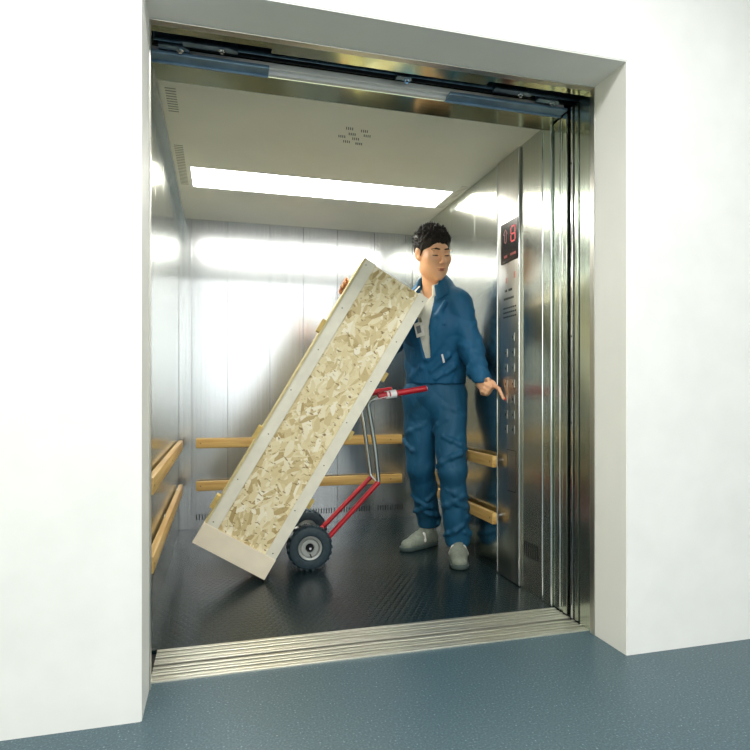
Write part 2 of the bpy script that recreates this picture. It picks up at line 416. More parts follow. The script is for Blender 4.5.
# ------------------------------------------------------------------ low vents in back and right wall
def low_vent(x0, x1, label):
    mb = MB(); x = x0
    while x < x1:
        mb.box((x, YB-.0015, .062), (x+.006, YB-.0003, .1), .0003); x += .0185
    tag(obj('wall_vent', mb, M['void']), label, 'vent', 'low vent slots in the back wall')
low_vent(-.155, .03, 'row of vertical vent slots low in the back wall, left corner panel')
low_vent(.08, .31, 'row of low vent slots behind the bottom of the leaning crate, left part')
low_vent(.36, .545, 'row of low vent slots behind the hand truck wheels')
low_vent(.6, .79, 'row of low vent slots right of the hand truck wheels')
low_vent(.84, 1.06, 'row of low vent slots beneath the red hand truck tubes')
low_vent(1.11, 1.30, "row of low vent slots by the man's shoes, right corner")
mb = MB()
for k in range(7): mb.box((XR-.0015, 2.44+k*.02, .16), (XR-.0003, 2.447+k*.02, .23))
tag(obj('wall_vent', mb, M['void']), 'row of vertical vent slots low in the right wall near the door', 'vent')

# ------------------------------------------------------------------ wooden handrails
def handrail(axis, a, b, fixed, z0, z1, inward, label, off=.026):
    # fixed = wall plane, inward = direction sign into the car
    o0, o1 = sorted((fixed+inward*off, fixed+inward*(off+.028))); t0, t1 = sorted((fixed, fixed+inward*(off+.001)))
    if axis == 'X': loc = ((a+b)/2, fixed, (z0+z1)/2)
    else: loc = (fixed, (a+b)/2, (z0+z1)/2)
    t = thing('handrail', label, 'handrail', loc, 'wooden bumper rails on the car walls')
    mb = MB()
    if axis == 'X': mb.box((a, o0, z0), (b, o1, z1), .008)
    else: mb.box((o0, a, z0), (o1, b, z1), .008)
    obj('board', mb, M['wood_x' if axis == 'X' else 'wood_y'], t, t.location, smooth=True, angle=50)
    n = 3
    for k in range(n):
        p = a+.06+(b-a-.12)*k/(n-1); zc = (z0+z1)/2
        mb = MB()
        if axis == 'X': mb.cyl((p, t0-.0, zc), (p, t1, zc), .013, seg=12)
        else: mb.cyl((t0, p, zc), (t1, p, zc), .013, seg=12)
        obj('bracket', mb, M['chrome'], t, t.location, smooth=True)
        mb = MB(); f = o0 if inward < 0 else o1
        if axis == 'X': mb.cyl((p-.03, f-.0012, zc), (p-.03, f+.0012, zc), .004, seg=10)
        else: mb.cyl((f-.0012, p-.03, zc), (f+.0012, p-.03, zc), .004, seg=10)
        obj('screw', mb, M['screw'], t, t.location)
handrail('X', -.155, 1.283, YB, .550, .616, -1, 'upper wooden handrail on the steel back wall')
handrail('X', -.155, 1.283, YB, .264, .330, -1, 'lower wooden handrail on the steel back wall')
handrail('Y', 2.325, 4.12, XL, .552, .616, 1, 'upper wooden handrail on the left wall', .008)
handrail('Y', 2.325, 4.12, XL, .268, .332, 1, 'lower wooden handrail on the left wall', .008)
handrail('Y', 2.80, 4.16, XR, .543, .603, -1, 'upper wooden handrail on the right wall behind the man')
handrail('Y', 2.80, 4.16, XR, .256, .316, -1, 'lower wooden handrail on the right wall behind the man')

# ------------------------------------------------------------------ control panel
CX0 = XR-.010
t = thing('control_panel', 'tall steel control panel with red floor display and two columns of buttons', 'control panel', (XR, 2.72, 0))
def P(name, mb, m, **k): return obj(name, mb, m, t, t.location, **k)
mb = MB(); mb.box((CX0, 2.598, .004), (XR-.0005, 2.838, ZC-.004), .003); P('faceplate', mb, M['steel_panel'], smooth=True)
mb = MB()
for y in (2.601, 2.835): mb.cyl((CX0, y, .01), (CX0, y, ZC-.01), .0028, seg=10)
P('edge_moulding', mb, M['chrome'], smooth=True)
DF = CX0-.003
mb = MB(); mb.box((DF, 2.606, 1.562), (CX0, 2.786, 1.762), .001); disp = P('display', mb, M['black_plastic'])
def seg_h(mb, yc, z, w, th=.006): mb.box((DF-.001, yc-w/2, z-th/2), (DF, yc+w/2, z+th/2))
def seg_v(mb, y, z0, z1, th=.007): mb.box((DF-.001, y-th/2, z0), (DF, y+th/2, z1))
mb = MB(); yc = 2.655; w = .042    # digit 8 as seven segments
for z in (1.655, 1.691, 1.727): seg_h(mb, yc, z, w-.006, .007)
for y in (yc-w/2, yc+w/2): seg_v(mb, y, 1.659, 1.688); seg_v(mb, y, 1.694, 1.723)
obj('digit', mb, M['led_red'], disp, t.location)
mb = MB(); yc = 2.735
def stroke(mb, y0, z0, y1, z1, th=.004):
    d = Vector((0, y1-y0, z1-z0)); n = Vector((0, -d.z, d.y)).normalized()*th/2; a, b = Vector((DF-.001, y0, z0)), Vector((DF-.001, y1, z1))
    mb.poly([a-n, b-n, b+n, a+n], (.001, 0, 0))
for q in ((yc-.02,1.705,yc,1.728), (yc,1.728,yc+.02,1.705), (yc-.02,1.705,yc-.009,1.705), (yc+.02,1.705,yc+.009,1.705), (yc-.009,1.705,yc-.009,1.668), (yc+.009,1.705,yc+.009,1.668), (yc-.009,1.668,yc,1.66), (yc+.009,1.668,yc,1.66)): stroke(mb, *q, .0045)
obj('arrow', mb, emis('dim_red_led', (130,70,70), .25), disp, t.location)
mb = MB()
M['dim'] = emis('dim_red_text', (150,60,55), .3)
for ys_ in ((2.63, 2.642, 2.654, 2.666, 2.678), (2.722, 2.734, 2.746)):
    mb = MB()
    for y in ys_: mb.box((DF-.001, y-.0035, 1.588), (DF, y+.0035, 1.60))
    obj('indicator', mb, M['dim'], disp, t.location)
M['faded'] = plain('faded_red_print', (204,120,104), .6)
for y, z, rr in ((2.645, 1.49, .012), (2.733, 1.475, .010)):
    mb = MB()
    for a, b in (((-rr,-rr*1.2), (rr,-rr*.9)), ((-rr,rr*.9), (rr,rr*1.2)), ((-rr*.3,-rr), (rr*.3,rr)), ((-rr,-.2*rr), (rr,.1*rr))):
        mb.box((CX0-.0008, y+a[0], z+a[1]), (CX0, y+b[0], z+b[1]))
    P('red_pictogram', mb, M['faded'])
for z, ys_, hh in ((1.425, [2.745,2.735,2.728, 2.705,2.697,2.689,2.681,2.673], .012), (1.385, [2.756-.009*k for k in range(12)], .011)):
    mb = MB()
    for y in ys_: mb.box((CX0-.0008, y-.003, z-hh/2), (CX0, y+.003, z+hh/2))
    P('print_line', mb, M['screw'])
for r_ in range(3):
    mb = MB()
    for k in range(7): mb.box((CX0-.001, 2.63+k*.02, 1.335-r_*.022), (CX0, 2.642+k*.02, 1.343-r_*.022), .0003)
    P('speaker_slots', mb, M['void'])
rows = [1.19, 1.117, 1.041, .965, .889, .814, .742]
for i, z in enumerate(rows):
    for j, y in enumerate((2.66, 2.735)):
        if i == 0 and j == 1: continue
        mb = MB(); mb.box((CX0-.003, y-.017, z-.02), (CX0, y+.017, z+.02), .0015)
        bt = P('button', mb, M['steel_panel'])
        mb = MB(); mb.box((CX0-.0038, y-.004, z-.006), (CX0-.003, y+.004, z+.006))
        lit = (i == 4 and j == 1)
        obj('numeral', mb, M['led_red'] if lit else M['screw'], bt, t.location)
        if lit: bt['label'] = 'button lit red under the finger'
mb = MB()
for a, b in (((2.635, .44), (2.725, .443)), ((2.635, .64), (2.725, .643)), ((2.635, .44), (2.638, .643)), ((2.722, .44), (2.725, .643))):
    mb.box((CX0-.0008, a[0], a[1]), (CX0, b[0], b[1]))
P('service_door', mb, M['screw'])

# ------------------------------------------------------------------ crate
CD, CW, CLn = .26, .385, 1.62
tilt, yaw = R(30.7), R(-4.)
cm = Matrix.Translation((.206, 3.0, .012)) @ Matrix.Rotation(yaw, 4, 'Z') @ Matrix.Rotation(tilt, 4, 'Y') @ Matrix.Translation((-CW, 0, 0))
crate = thing('crate', 'tall narrow strand-board crate with pale edge boards leaning on the hand truck', 'crate', mat=cm)
def K(name, mb, m, **k): return obj(name, mb, m, crate, **k)
mb = MB(); mb.box((.012, .012, .05), (CW-.012, CD-.012, CLn-.004)); K('strand_board_panel', mb, M['osb'])
def side_board(x0, x1):
    mb = MB(); mb.box((x0, 0, .105), (x1, .02, CLn), .002); b = K('edge_board', mb, M['frame_board'])
    for z in (.13, .36, .62, .86, 1.1, 1.34, CLn-.03):
        mb = MB(); xs_ = (x0+x1)/2+random.uniform(-.014,.014); mb.cyl((xs_, -.001, z), (xs_, .002, z), .0032, seg=8); obj('screw', mb, M['screw'], b)
side_board(.006, .068); side_board(CW-.056, CW)
mb = MB(); mb.box((0, 0, 0), (.012, CD, CLn)); K('side_panel', mb, M['ply'])
mb = MB(); mb.box((CW-.012, .02, 0), (CW-.0005, CD, CLn)); K('side_panel', mb, M['ply'])
mb = MB(); mb.box((-.004, -.004, 0), (CW+.002, .024, .108), .002); K('end_board', mb, M['end_board'])
mb = MB(); mb.box((.012, .02, .0), (CW-.012, CD, .05)); K('base_board', mb, M['end_board'])
for x, z in ((-1, .05+.16), (-1, .60), (-1, 1.215), (1, .42), (1, .815), (1, 1.16)):
    mb = MB()
    if x < 0: mb.box((-.02, .03, z-.035), (0, .09, z+.035), .002)
    else: mb.box((CW-.001, .03, z-.025), (CW+.024, .075, z+.025), .002)
    K('cleat', mb, M['cleat'])

# ------------------------------------------------------------------ hand truck
wc = Vector((.448, 3.15, .1185)); fc = Vector((.49, 3.56, .1185))
truck = thing('hand_truck', 'red and chrome two-wheeled hand truck carrying the crate', 'hand truck', (.47, 3.35, 0))
def T(name, mb, m, **k):
    k.setdefault('smooth', True); return obj(name, mb, m, truck, truck.location, **k)
def wheel(c, lab):
    mb = MB(); r = .1165
    prof = [(.062,-.030), (.068,-.036), (.090,-.039), (.106,-.034), (.114,-.022), (r,-.010), (r,.010), (.114,.022), (.106,.034), (.090,.039), (.068,.036), (.062,.030), (.062,-.030)]
    mb.lathe(prof, c, 'Y', 44)
    for k in range(22):
        a = 2*math.pi*k/22
        for s in (-1, 1):
            p = Vector((math.cos(a)*.1135, 0, math.sin(a)*.1135))+Vector(c); p.y += s*.02
            m = Matrix.Translation(p) @ Matrix.Rotation(-a, 4, 'Y'); mb.box((-.004, -.012, -.007), (.004, .012, .007), .0, m)
    w = T('wheel', mb, M['tire'])
    mb = MB(); mb.lathe([(.0,-.014), (.020,-.014), (.024,-.020), (.044,-.020), (.050,-.032), (.060,-.034), (.063,-.03), (.063,.03), (.05,.03), (.0,.02)], c, 'Y', 40)
    obj('rim', mb, M['hub'], w, truck.location, smooth=True)
    mb = MB(); mb.lathe([(.0,-.034), (.012,-.034), (.017,-.026), (.022,-.012)], c, 'Y', 24); obj('hub_cap', mb, M['black_metal'], w, truck.location, smooth=True)
    mb = MB(); mb.cyl(c+Vector((0,-.039,0)), c+Vector((0,-.033,0)), .006, seg=12); obj('axle_nut', mb, M['chrome'], w, truck.location, smooth=True)
    mb = MB(); mb.cyl(c+Vector((.0,-.022,-.03)), c+Vector((.006,-.038,-.045)), .003, seg=8); obj('valve', mb, M['black_plastic'], w, truck.location, smooth=True)
wheel(wc, ''); wheel(fc, '')
mb = MB(); mb.cyl(wc+Vector((0,.01,0)), fc, .01); T('axle', mb, M['chrome'])
def frame(tag_, y, pts, grip, col):
    low, knee, up, b1, b2 = pts[:5]
    mb = MB(); mb.tube([low, knee], .0135); T('lower_tube', mb, M['red'])
    kd = (Vector(knee)-Vector(low)).normalized()
    mb = MB(); mb.tube([Vector(knee)-kd*.035, knee, up, b1, b2], .0115, bend=.05); T('upper_tube', mb, M['chrome'])
    mb = MB(); mb.tube([b2, grip], .0165, seg=18)
    gd = (Vector(grip)-Vector(b2)).normalized()
    for k in range(3): mb.cyl(Vector(b2)+gd*(.02+.02*k), Vector(b2)+gd*(.028+.02*k), .0185, seg=18)
    g = T('grip', mb, M['red'])
    mb = MB(); mb.cyl(Vector(grip), Vector(grip)+gd*.004, .010, seg=14); obj('end_cap', mb, M['white_part'], g, truck.location, smooth=True)
ny = 3.115; fy = 3.42
frame('near', ny, [(.50, ny+.04, .11), (.817, ny+.02, .445), (.79, ny, .648), (.748, ny-.01, .872), (.80, ny-.03, .902)], (1.068, 3.085, .945), 'red')
frame('far', fy, [(.535, fy, .13), (.845, fy, .432), (.80, fy, .76), (.775, fy, .89), (.83, fy, .918)], (.97, fy+.01, .94), 'red')
# second far tube running beside the near one, and cross pieces
mb = MB(); mb.tube([(.846, fy, .44), (.815, ny+.02, .44)], .008); T('cross_bar', mb, M['chrome'])
mb = MB(); mb.tube([(.53, ny+.04, .145), (.56, fy, .16)], .009); T('cross_bar', mb, M['red'])
# main rails against the underside of the crate, and the toe plate
def loc2w(x, y, z): return cm @ Vector((x, y, z))
for y in (.165, .235):
    mb = MB(); mb.tube([loc2w(CW+.0125, y, .03), loc2w(CW+.0125, y, 1.12)], .0115); T('main_rail', mb, M['chrome'])
mb = MB(); mb.box((.17, .12, -.006), (CW+.02, .25, -.001), .001, cm); mb.box((CW+.0, .12, -.006), (CW+.004, .25, .05), .001, cm); T('toe_plate', mb, M['white_part'], smooth=False)
mb = MB(); mb.tube([loc2w(CW+.012, .15, .22), wc+Vector((.0,.05,.02))], .017); mb.tube([loc2w(CW+.012, .235, .22), fc+Vector((0,-.05,.02))], .014); T('axle_strut', mb, M['white_part'])
a = loc2w(CW+.012, .10, .99); b = Vector((.87, 3.09, .915))
mb = MB(); mb.poly([a+Vector((-.02,0,.01)), a+Vector((.02,0,.02)), b+Vector((.025,-.02,-.005)), b+Vector((-.02,-.02,-.01))], (0,.01,0))
mb.cyl(b+Vector((-.03,.0,-.008)), b+Vector((.03,.0,.002)), .022, seg=18)
T('support_bracket', mb, M['white_part'], smooth=True)

# ------------------------------------------------------------------ implicit surfaces
class Field:
    def __init__(s, lo, hi, h):
        s.lo = np.array(lo, np.float32); s.h = h
        s.n = np.ceil((np.array(hi)-s.lo)/h).astype(int)+1
        s.v = np.full(s.n, 9., np.float32)
    def sub(s, lo, hi):
        a = np.clip(np.floor((np.array(lo)-s.lo)/s.h).astype(int), 0, s.n-1); b = np.clip(np.ceil((np.array(hi)-s.lo)/s.h).astype(int)+1, 1, s.n)
        sl = tuple(slice(i, j) for i, j in zip(a, b))
        g = [s.lo[i]+s.h*np.arange(a[i], b[i], dtype=np.float32) for i in range(3)]
        return sl, np.stack(np.meshgrid(*g, indexing='ij'), -1)
    def apply(s, f, lo, hi, k=.01, mode='add'):
        mar = k*1.5+s.h*4
        sl, p = s.sub(np.array(lo)-mar, np.array(hi)+mar)
        if p.size == 0: return
        d = f(p).astype(np.float32); v = s.v[sl]
        if mode == 'add':
            hh = np.maximum(k-np.abs(v-d), 0)/k; s.v[sl] = np.minimum(v, d)-hh*hh*k/4
        elif mode == 'cut':
            d = -d; hh = np.maximum(k-np.abs(v-d), 0)/k; s.v[sl] = np.maximum(v, d)+hh*hh*k/4
    def cone(s, a, b, ra, rb, k=.02, flat=None, ff=1., mode='add'):
        a, b = np.array(a, np.float32), np.array(b, np.float32); ab = b-a; L2 = float(ab@ab)+1e-9
        if flat is not None: fl = np.array(flat, np.float32); fl = fl/np.linalg.norm(fl)
        def f(p):
            q = p-a
            t = np.clip((q@ab)/L2, 0, 1)[..., None]
            w = q-t*ab
            r = ra+(rb-ra)*t[..., 0]
            if flat is not None:
                c = (w@fl)[..., None]; w2 = w-c*fl; e = np.sqrt((w2**2).sum(-1)+(c[..., 0]/ff)**2)
                return (e-r)*min(1, ff+.1)
            return np.sqrt((w**2).sum(-1))-r
        m = max(ra, rb)*max(1, ff); s.apply(f, np.minimum(a, b)-m, np.maximum(a, b)+m, k, mode)
    def ell(s, c, r, M3=None, k=.01, mode='add'):
        c = np.array(c, np.float32); r = np.array(r, np.float32); M3 = np.eye(3, dtype=np.float32) if M3 is None else np.array(M3, np.float32)
        def f(p):
            q = (p-c)@M3      # columns of M3 are the local axes
            k0 = np.sqrt(((q/r)**2).sum(-1)); k1 = np.sqrt(((q/(r*r))**2).sum(-1))+1e-6
            return k0*(k0-1)/k1
        m = r.max(); s.apply(f, c-m, c+m, k, mode)
    def warp(s, g):        # add g(p) near the surface
        sl, p = s.sub(s.lo, s.lo+s.h*s.n); s.v[sl] = np.where(np.abs(s.v[sl]) < .06, s.v[sl]+g(p), s.v[sl])
    def mesh(s):
        v = s.v; ins = v < 0; n = v.shape
        c = sum(ins[i:n[0]-1+i, j:n[1]-1+j, k:n[2]-1+k].astype(np.int8) for i in (0,1) for j in (0,1) for k in (0,1))
        act = (c > 0) & (c < 8); idx = np.argwhere(act); ids = -np.ones(act.shape, np.int64); ids[tuple(idx.T)] = np.arange(len(idx))
        acc = np.zeros((len(idx), 3)); cnt = np.zeros(len(idx))
        cor = [np.array((i, j, k)) for i in (0,1) for j in (0,1) for k in (0,1)]
        for a in cor:
            for ax in range(3):
                if a[ax]: continue
                b = a.copy(); b[ax] = 1
                va = v[tuple((idx+a).T)]; vb = v[tuple((idx+b).T)]; x = (va < 0) != (vb < 0)
                t = np.where(x, va/np.where(x, va-vb, 1), 0)
                pt = a+np.outer(t, b-a); acc[x] += pt[x]; cnt[x] += 1
        pos = (idx+acc/cnt[:, None])*s.h+s.lo
        faces = []
        for ax in range(3):
            u, w = (ax+1) % 3, (ax+2) % 3
            sl0 = [slice(None)]*3; sl1 = [slice(None)]*3; sl0[ax] = slice(0, -1); sl1[ax] = slice(1, None)
            a, b = ins[tuple(sl0)], ins[tuple(sl1)]; x = np.argwhere(a != b)
            ok = (x[:, u] > 0) & (x[:, w] > 0) & (x[:, u] < n[u]-1) & (x[:, w] < n[w]-1); x = x[ok]
            q = []
            for du, dw in ((1,1), (0,1), (0,0), (1,0)):
                y = x.copy(); y[:, u] -= du; y[:, w] -= dw; q.append(ids[tuple(y.T)])
            q = np.stack(q, 1); fl = a[tuple(x.T)]; q[~fl] = q[~fl][:, ::-1]; faces.append(q)
        return pos, np.concatenate(faces)
    def build(s, name, mat, parent, off, relax=1):
        pos, f = s.mesh(); me = bpy.data.meshes.new(name)
        if len(pos):
            e = np.concatenate([f[:, [0,1]], f[:, [1,2]], f[:, [2,3]], f[:, [3,0]]])
            for _ in range(relax):
                acc = np.zeros_like(pos); cn = np.zeros(len(pos))
                np.add.at(acc, e[:, 0], pos[e[:, 1]]); np.add.at(cn, e[:, 0], 1); np.add.at(acc, e[:, 1], pos[e[:, 0]]); np.add.at(cn, e[:, 1], 1)
                pos = pos*.5+.5*acc/cn[:, None]
        pos = pos-np.array(off)
        me.vertices.add(len(pos)); me.vertices.foreach_set('co', pos.ravel()); me.loops.add(f.size); me.loops.foreach_set('vertex_index', f.ravel().astype(np.int32))
        me.polygons.add(len(f)); me.polygons.foreach_set('loop_start', np.arange(0, f.size, 4, dtype=np.int32)); me.polygons.foreach_set('loop_total', np.full(len(f), 4, np.int32))
        me.update(calc_edges=True); me.validate(); me.materials.append(mat); me.shade_smooth()
        return link(bpy.data.objects.new(name, me), parent)

# ------------------------------------------------------------------ the man
V = lambda *a: np.array(a, float)
def nrm(a): a = np.array(a, float); return a/np.linalg.norm(a)
man = thing('person', 'man in blue work jacket and trousers holding the crate and pressing a lift button', 'person', (1.2, 3.2, 0))
OFF = (1.2, 3.2, 0)
pel = V(1.178, 3.24, .93); chest = V(1.15, 3.18, 1.30)
lc = nrm((.65,-.76,0)); nc = nrm((-.76,-.65,0))        # chest: left, forward
lp = nrm((.82,-.57,0)); npv = nrm((-.57,-.82,0))       # pelvis
SL = V(1.245, 3.055, 1.405); SR = V(1.03, 3.30, 1.42)
EL = V(1.298, 3.0, 1.145); WL = V(1.300, 2.885, .968)
ER = V(1.0, 3.47, 1.22); WR = np.array(loc2w(.17, CD+.045, CLn-.16))
HL = pel+lp*.078+V(0,0,-.03); HR = pel-lp*.09+V(0,0,-.03)
KL = V(1.222, 3.10, .50); KR = V(1.115, 3.32, .50)
AL = V(1.272, 3.145, .09); AR = V(1.215, 3.465, .09)
# head frame
yaw_h = R(-81); pitch = R(-13); roll = R(4)
fh = V(math.cos(yaw_h)*math.cos(pitch), math.sin(yaw_h)*math.cos(pitch), math.sin(pitch))
lh = nrm(np.cross(V(0,0,1), fh)); lh = nrm(lh+V(0,0,1)*math.tan(roll)); uh = nrm(np.cross(lh, fh))*-1
uh = nrm(np.cross(fh, lh)); 
if uh[2] < 0: uh = -uh
HM = np.stack([lh, fh, uh], 1); HC = V(1.117, 3.115, 1.672); HS = 1.13
def hp(x, y, z): return HC+HM@(np.array((x, y, z))*HS)
F = Field((.62, 2.68, .0), (1.42, 3.62, 1.86), .0042)
# trunk and limbs (under the clothes)
F.cone(pel, chest, .11, .12, .04, nc, .62); F.cone(chest, chest+V(0,0,.12), .12, .09, .05, nc, .6)
F.cone(SL, SR, .045, .045, .05)
F.cone(chest+V(0,0,.15), hp(0,-.02,-.03), .062, .056, .035)
F.cone(SL, EL, .05, .04, .03); F.cone(EL, WL, .04, .026, .02); F.cone(SR, ER, .05, .04, .03); F.cone(ER, WR, .04, .027, .02)
F.cone(HL, KL, .08, .055, .03); F.cone(KL, AL, .055, .038, .02); F.cone(HR, KR, .08, .055, .03); F.cone(KR, AR, .055, .038, .02)
for A, d in ((AL, V(-.4,-.9,0)), (AR, V(-.88,-.45,0))): F.cone(A+V(0,0,-.03), A+nrm(d)*.13+V(0,0,-.05), .035, .028, .02)
# head
S_ = lambda r: np.array(r)*HS
def he(c, r, k=.01, mode='add', rot=None): F.ell(hp(*c), S_(r), HM if rot is None else HM@rot, k, mode)
he((0,-.018,.038), (.075,.094,.085), .03)
he((0,.022,-.02), (.066,.066,.088), .03)
he((0,.045,-.075), (.045,.045,.042), .03)
he((0,.076,-.102), (.018,.014,.014), .02)
for s in (-1, 1):
    he((s*.040,.055,-.018), (.027,.030,.028), .025)
    he((s*.050,.012,-.065), (.018,.035,.028), .025)
    he((s*.031,.090,.006), (.019,.012,.010), .012, 'cut')
    he((s*.031,.0745,.004), (.0165,.0145,.0115), .005)
    he((s*.030,.083,.024), (.022,.009,.006), .012)
    he((s*.012,.103,-.033), (.008,.008,.006), .006)
    he((s*.074,-.008,.0), (.008,.020,.032), .008); he((s*.080,-.014,.004), (.006,.020,.030), .004)
    he((s*.084,-.004,.002), (.006,.010,.016), .004, 'cut')
F.cone(hp(0,.086,.016), hp(0,.112,-.024), .0075*HS, .0105*HS, .014); he((0,.115,-.027), (.010,.009,.0085), .006)
he((0,.093,-.058), (.021,.009,.0055), .006); he((0,.090,-.070), (.018,.009,.006), .006); he((0,.105,-.0635), (.022,.008,.0016), .003, 'cut')
# hands
def finger(pts, r0, r1, k=.004):
    n = len(pts)-1
    for i in range(n):
        ra = r0+(r1-r0)*i/n; rb = r0+(r1-r0)*(i+1)/n; F.cone(pts[i], pts[i+1], ra, rb, k if i else .008)
tip = V(CX0-.012, 2.742, .893)
p = nrm(tip-WL+V(-.012,0,.02)); c = V(-.45,.30,-.75); c = nrm(c-p*(c@p)); q = np.cross(p, c); q = q if q[0] < 0 else -q
F.cone(WL, WL+p*.03, .026, .028, .015, q, .75)
F.cone(WL+p*.045-c*.016, WL+p*.045+c*.024, .029, .027, .015, q, .66)
F.cone(WL+p*.07-c*.026, WL+p*.068+c*.028, .017, .015, .012)
k0 = WL+p*.08-c*.026; finger([k0, k0*.55+tip*.45+c*-.010, tip], .0115, .0085)
for i, (o, l) in enumerate(((-.006,.043), (.013,.040), (.030,.034))):
    k_ = WL+p*(.078-.003*i)+c*o; a1 = k_+(p*.55+q*.8)*l; a2 = a1+(q*.35-p*.9)*l*.72; a3 = a2+(-q*.7-p*.35)*l*.45
    finger([k_, a1, a2, a3], .0125-.0006*i, .010)
th0 = WL+p*.02-c*.022+q*.008; finger([th0, th0+p*.035-c*.012+q*.018, th0+p*.062+q*.026, th0+p*.082+c*.004+q*.024], .0125, .0092)
# right hand on the back edge of the crate
lw = lambda x, y, z: np.array(loc2w(x, y, z))
pc = lw(.105, CD+.027, CLn-.135)
F.cone(WR, pc, .026, .030, .015); F.cone(lw(.075, CD+.022, CLn-.10), lw(.075, CD+.022, CLn-.165), .019, .018, .015)
for i in range(4):
    z = CLn-.088-.0235*i; e = (.0, .008, .004, -.008)[i]
    finger([lw(.07, CD+.020, z), lw(.028, CD+.020, z), lw(-.016, CD+.010, z-.002), lw(-.0185, CD-.038-e, z-.004)], .0115, .0095)
finger([lw(.12, CD+.03, CLn-.10), lw(.09, CD+.02, CLn-.06), lw(.06, CD+.013, CLn-.03)], .013, .010)
body = F.build('body', M['skin'], man, OFF, 1)

# hair
F = Field(tuple(HC-.19), tuple(HC+.19), .0032)
he((0,-.022,.046), (.084,.102,.090), .02)
he((0,.110,-.014), (.092,.072,.087), .006, 'cut')
he((0,.060,-.080), (.12,.075,.080), .006, 'cut')
he((0,.0,-.135), (.12,.14,.096), .006, 'cut')
rs = np.random.RandomState(3)
for i in range(560):
    z = rs.uniform(-.05, 1); th = rs.uniform(0, 2*math.pi); v_ = math.sqrt(1-z*z)
    x, y = math.cos(th)*v_, math.sin(th)*v_
    b0 = V(x*.079, -.022+y*.097, .046+z*.085)
    if y > .30 and b0[2] < .058-.012*abs(x): continue
    if abs(y) < .3 and b0[2] < .03: continue
    top = max(0, z)
    d = nrm(V(x*.5+rs.uniform(-.35,.35), y*.45+.30*top+rs.uniform(-.3,.3), -.35+1.35*top+rs.uniform(-.15,.25)))
    ln = rs.uniform(.012,.026)*(.5+.7*top)
    if y > .3: d = nrm(V(x*.3+rs.uniform(-.3,.3), .55, .75)); ln = rs.uniform(.014,.026)
    F.cone(hp(*b0), hp(*(b0+d*ln)), .0075, .002, .0035)
for s in (-1, 1):
    he((s*.084,-.004,-.004), (.016,.022,.032), .004, 'cut')
    F.cone(hp(s*.071,.026,.045), hp(s*.0735,.012,-.004), .006, .004, .006)
F.build('hair', M['hair'], man, OFF, 0)
for s in (-1, 1):   # brows, eyes, lips
    F = Field(tuple(hp(s*.031,.09,.025)-.05), tuple(hp(s*.031,.09,.025)+.05), .0014)
    F.cone(hp(s*.015,.0915,.028), hp(s*.032,.0895,.0305), .0038, .0044, .003); F.cone(hp(s*.032,.0895,.0305), hp(s*.050,.0775,.027), .0044, .0024, .003)
    F.build('eyebrow', M['hair'], man, OFF, 0)
    F = Field(tuple(hp(s*.031,.09,.013)-.04), tuple(hp(s*.031,.09,.013)+.04), .0012)
    F.cone(hp(s*.018,.0865,-.0015), hp(s*.031,.0895,-.0005), .0018, .0029, .002); F.cone(hp(s*.031,.0895,-.0005), hp(s*.045,.0815,-.0005), .0029, .0018, .002)
    F.build('eye', M['hair'], man, OFF, 0)
F = Field(tuple(hp(0,.1,-.066)-.05), tuple(hp(0,.1,-.066)+.05), .0015)
F.cone(hp(-.020,.0925,-.0615), hp(.020,.0925,-.0615), .0022, .0022, .004); F.ell(hp(0,.0985,-.0610), S_((.014,.004,.0034)), HM, .005)
F.cone(hp(-.014,.092,-.0685), hp(.014,.092,-.0685), .0028, .0028, .004); F.ell(hp(0,.0955,-.0685), S_((.012,.0042,.0038)), HM, .005)
he((0,.106,-.0645), (.022,.008,.0012), .002, 'cut')
F.build('lips', M['lips'], man, OFF, 0)

def folds(amp, ks, seed, zs=.8):
    rs = np.random.RandomState(seed); K_ = [(nrm(rs.normal(size=3)*V(1,1,zs))*k, rs.uniform(0, 6), nrm(rs.normal(size=3))*k*.45, rs.uniform(0, 6)) for k in ks]
    def g(p):
        s = 0
        for k1, f1, k2, f2 in K_: w_ = np.sin(p@k1.astype(np.float32)+f1+1.8*np.sin(p@k2.astype(np.float32)+f2)); s = s+1-1.8*np.abs(w_)**.7
        return (amp*s/len(K_)).astype(np.float32)
    return g
def limb_folds(F, a, b, rad, amp, n, seed, t0=0, t1=1):
    rs = np.random.RandomState(seed); a, b = np.array(a), np.array(b); ax = nrm(b-a); s1 = nrm(np.cross(ax, V(.3,.5,.1))); s2 = np.cross(ax, s1)
    for i in range(n):
        t = t0+(t1-t0)*(i+.5)/n; c = a+(b-a)*t; an = rs.uniform(0, 6.28); w = rs.uniform(.5, .95)
        pts = []
        for j in range(4):
            th = an+w*(j-1.5)*.8; pts.append(c+(s1*math.cos(th)+s2*math.sin(th))*rad*.98+ax*.022*(j-1.5)*(1 if i % 2 else -1))
        for j in range(3): F.cone(pts[j], pts[j+1], .009*amp, .008*amp, .012)

# shirt
F = Field((.9, 2.9, 1.0), (1.35, 3.45, 1.58), .005)
F.cone(pel+V(0,0,.10), chest, .150, .166, .04, nc, .69); F.cone(chest, chest+V(0,0,.13), .162, .105, .05, nc, .66)
F.cone(chest+V(0,0,.10), chest+V(0,0,.20), .088, .074, .03)
F.apply(lambda p: -(p[..., 2]-1.528)-((p-chest.astype(np.float32))@nc.astype(np.float32))*-.35, F.lo, F.lo+F.h*F.n, .006, 'cut') if False else None
cutp = hp(0,-.02,-.085)
def vneck(p):
    q = p-chest.astype(np.float32); a = q@lc.astype(np.float32); b = q@nc.astype(np.float32)
    return np.maximum(np.abs(a)-(q[..., 2]-.115)*.70, .03-b)
F.apply(vneck, F.lo, F.lo+F.h*F.n, .004, 'cut')
F.apply(lambda p: 1.512-p[..., 2], F.lo, F.lo+F.h*F.n, .004, 'cut')
F.warp(folds(.003, (20, 28, 35), 5))
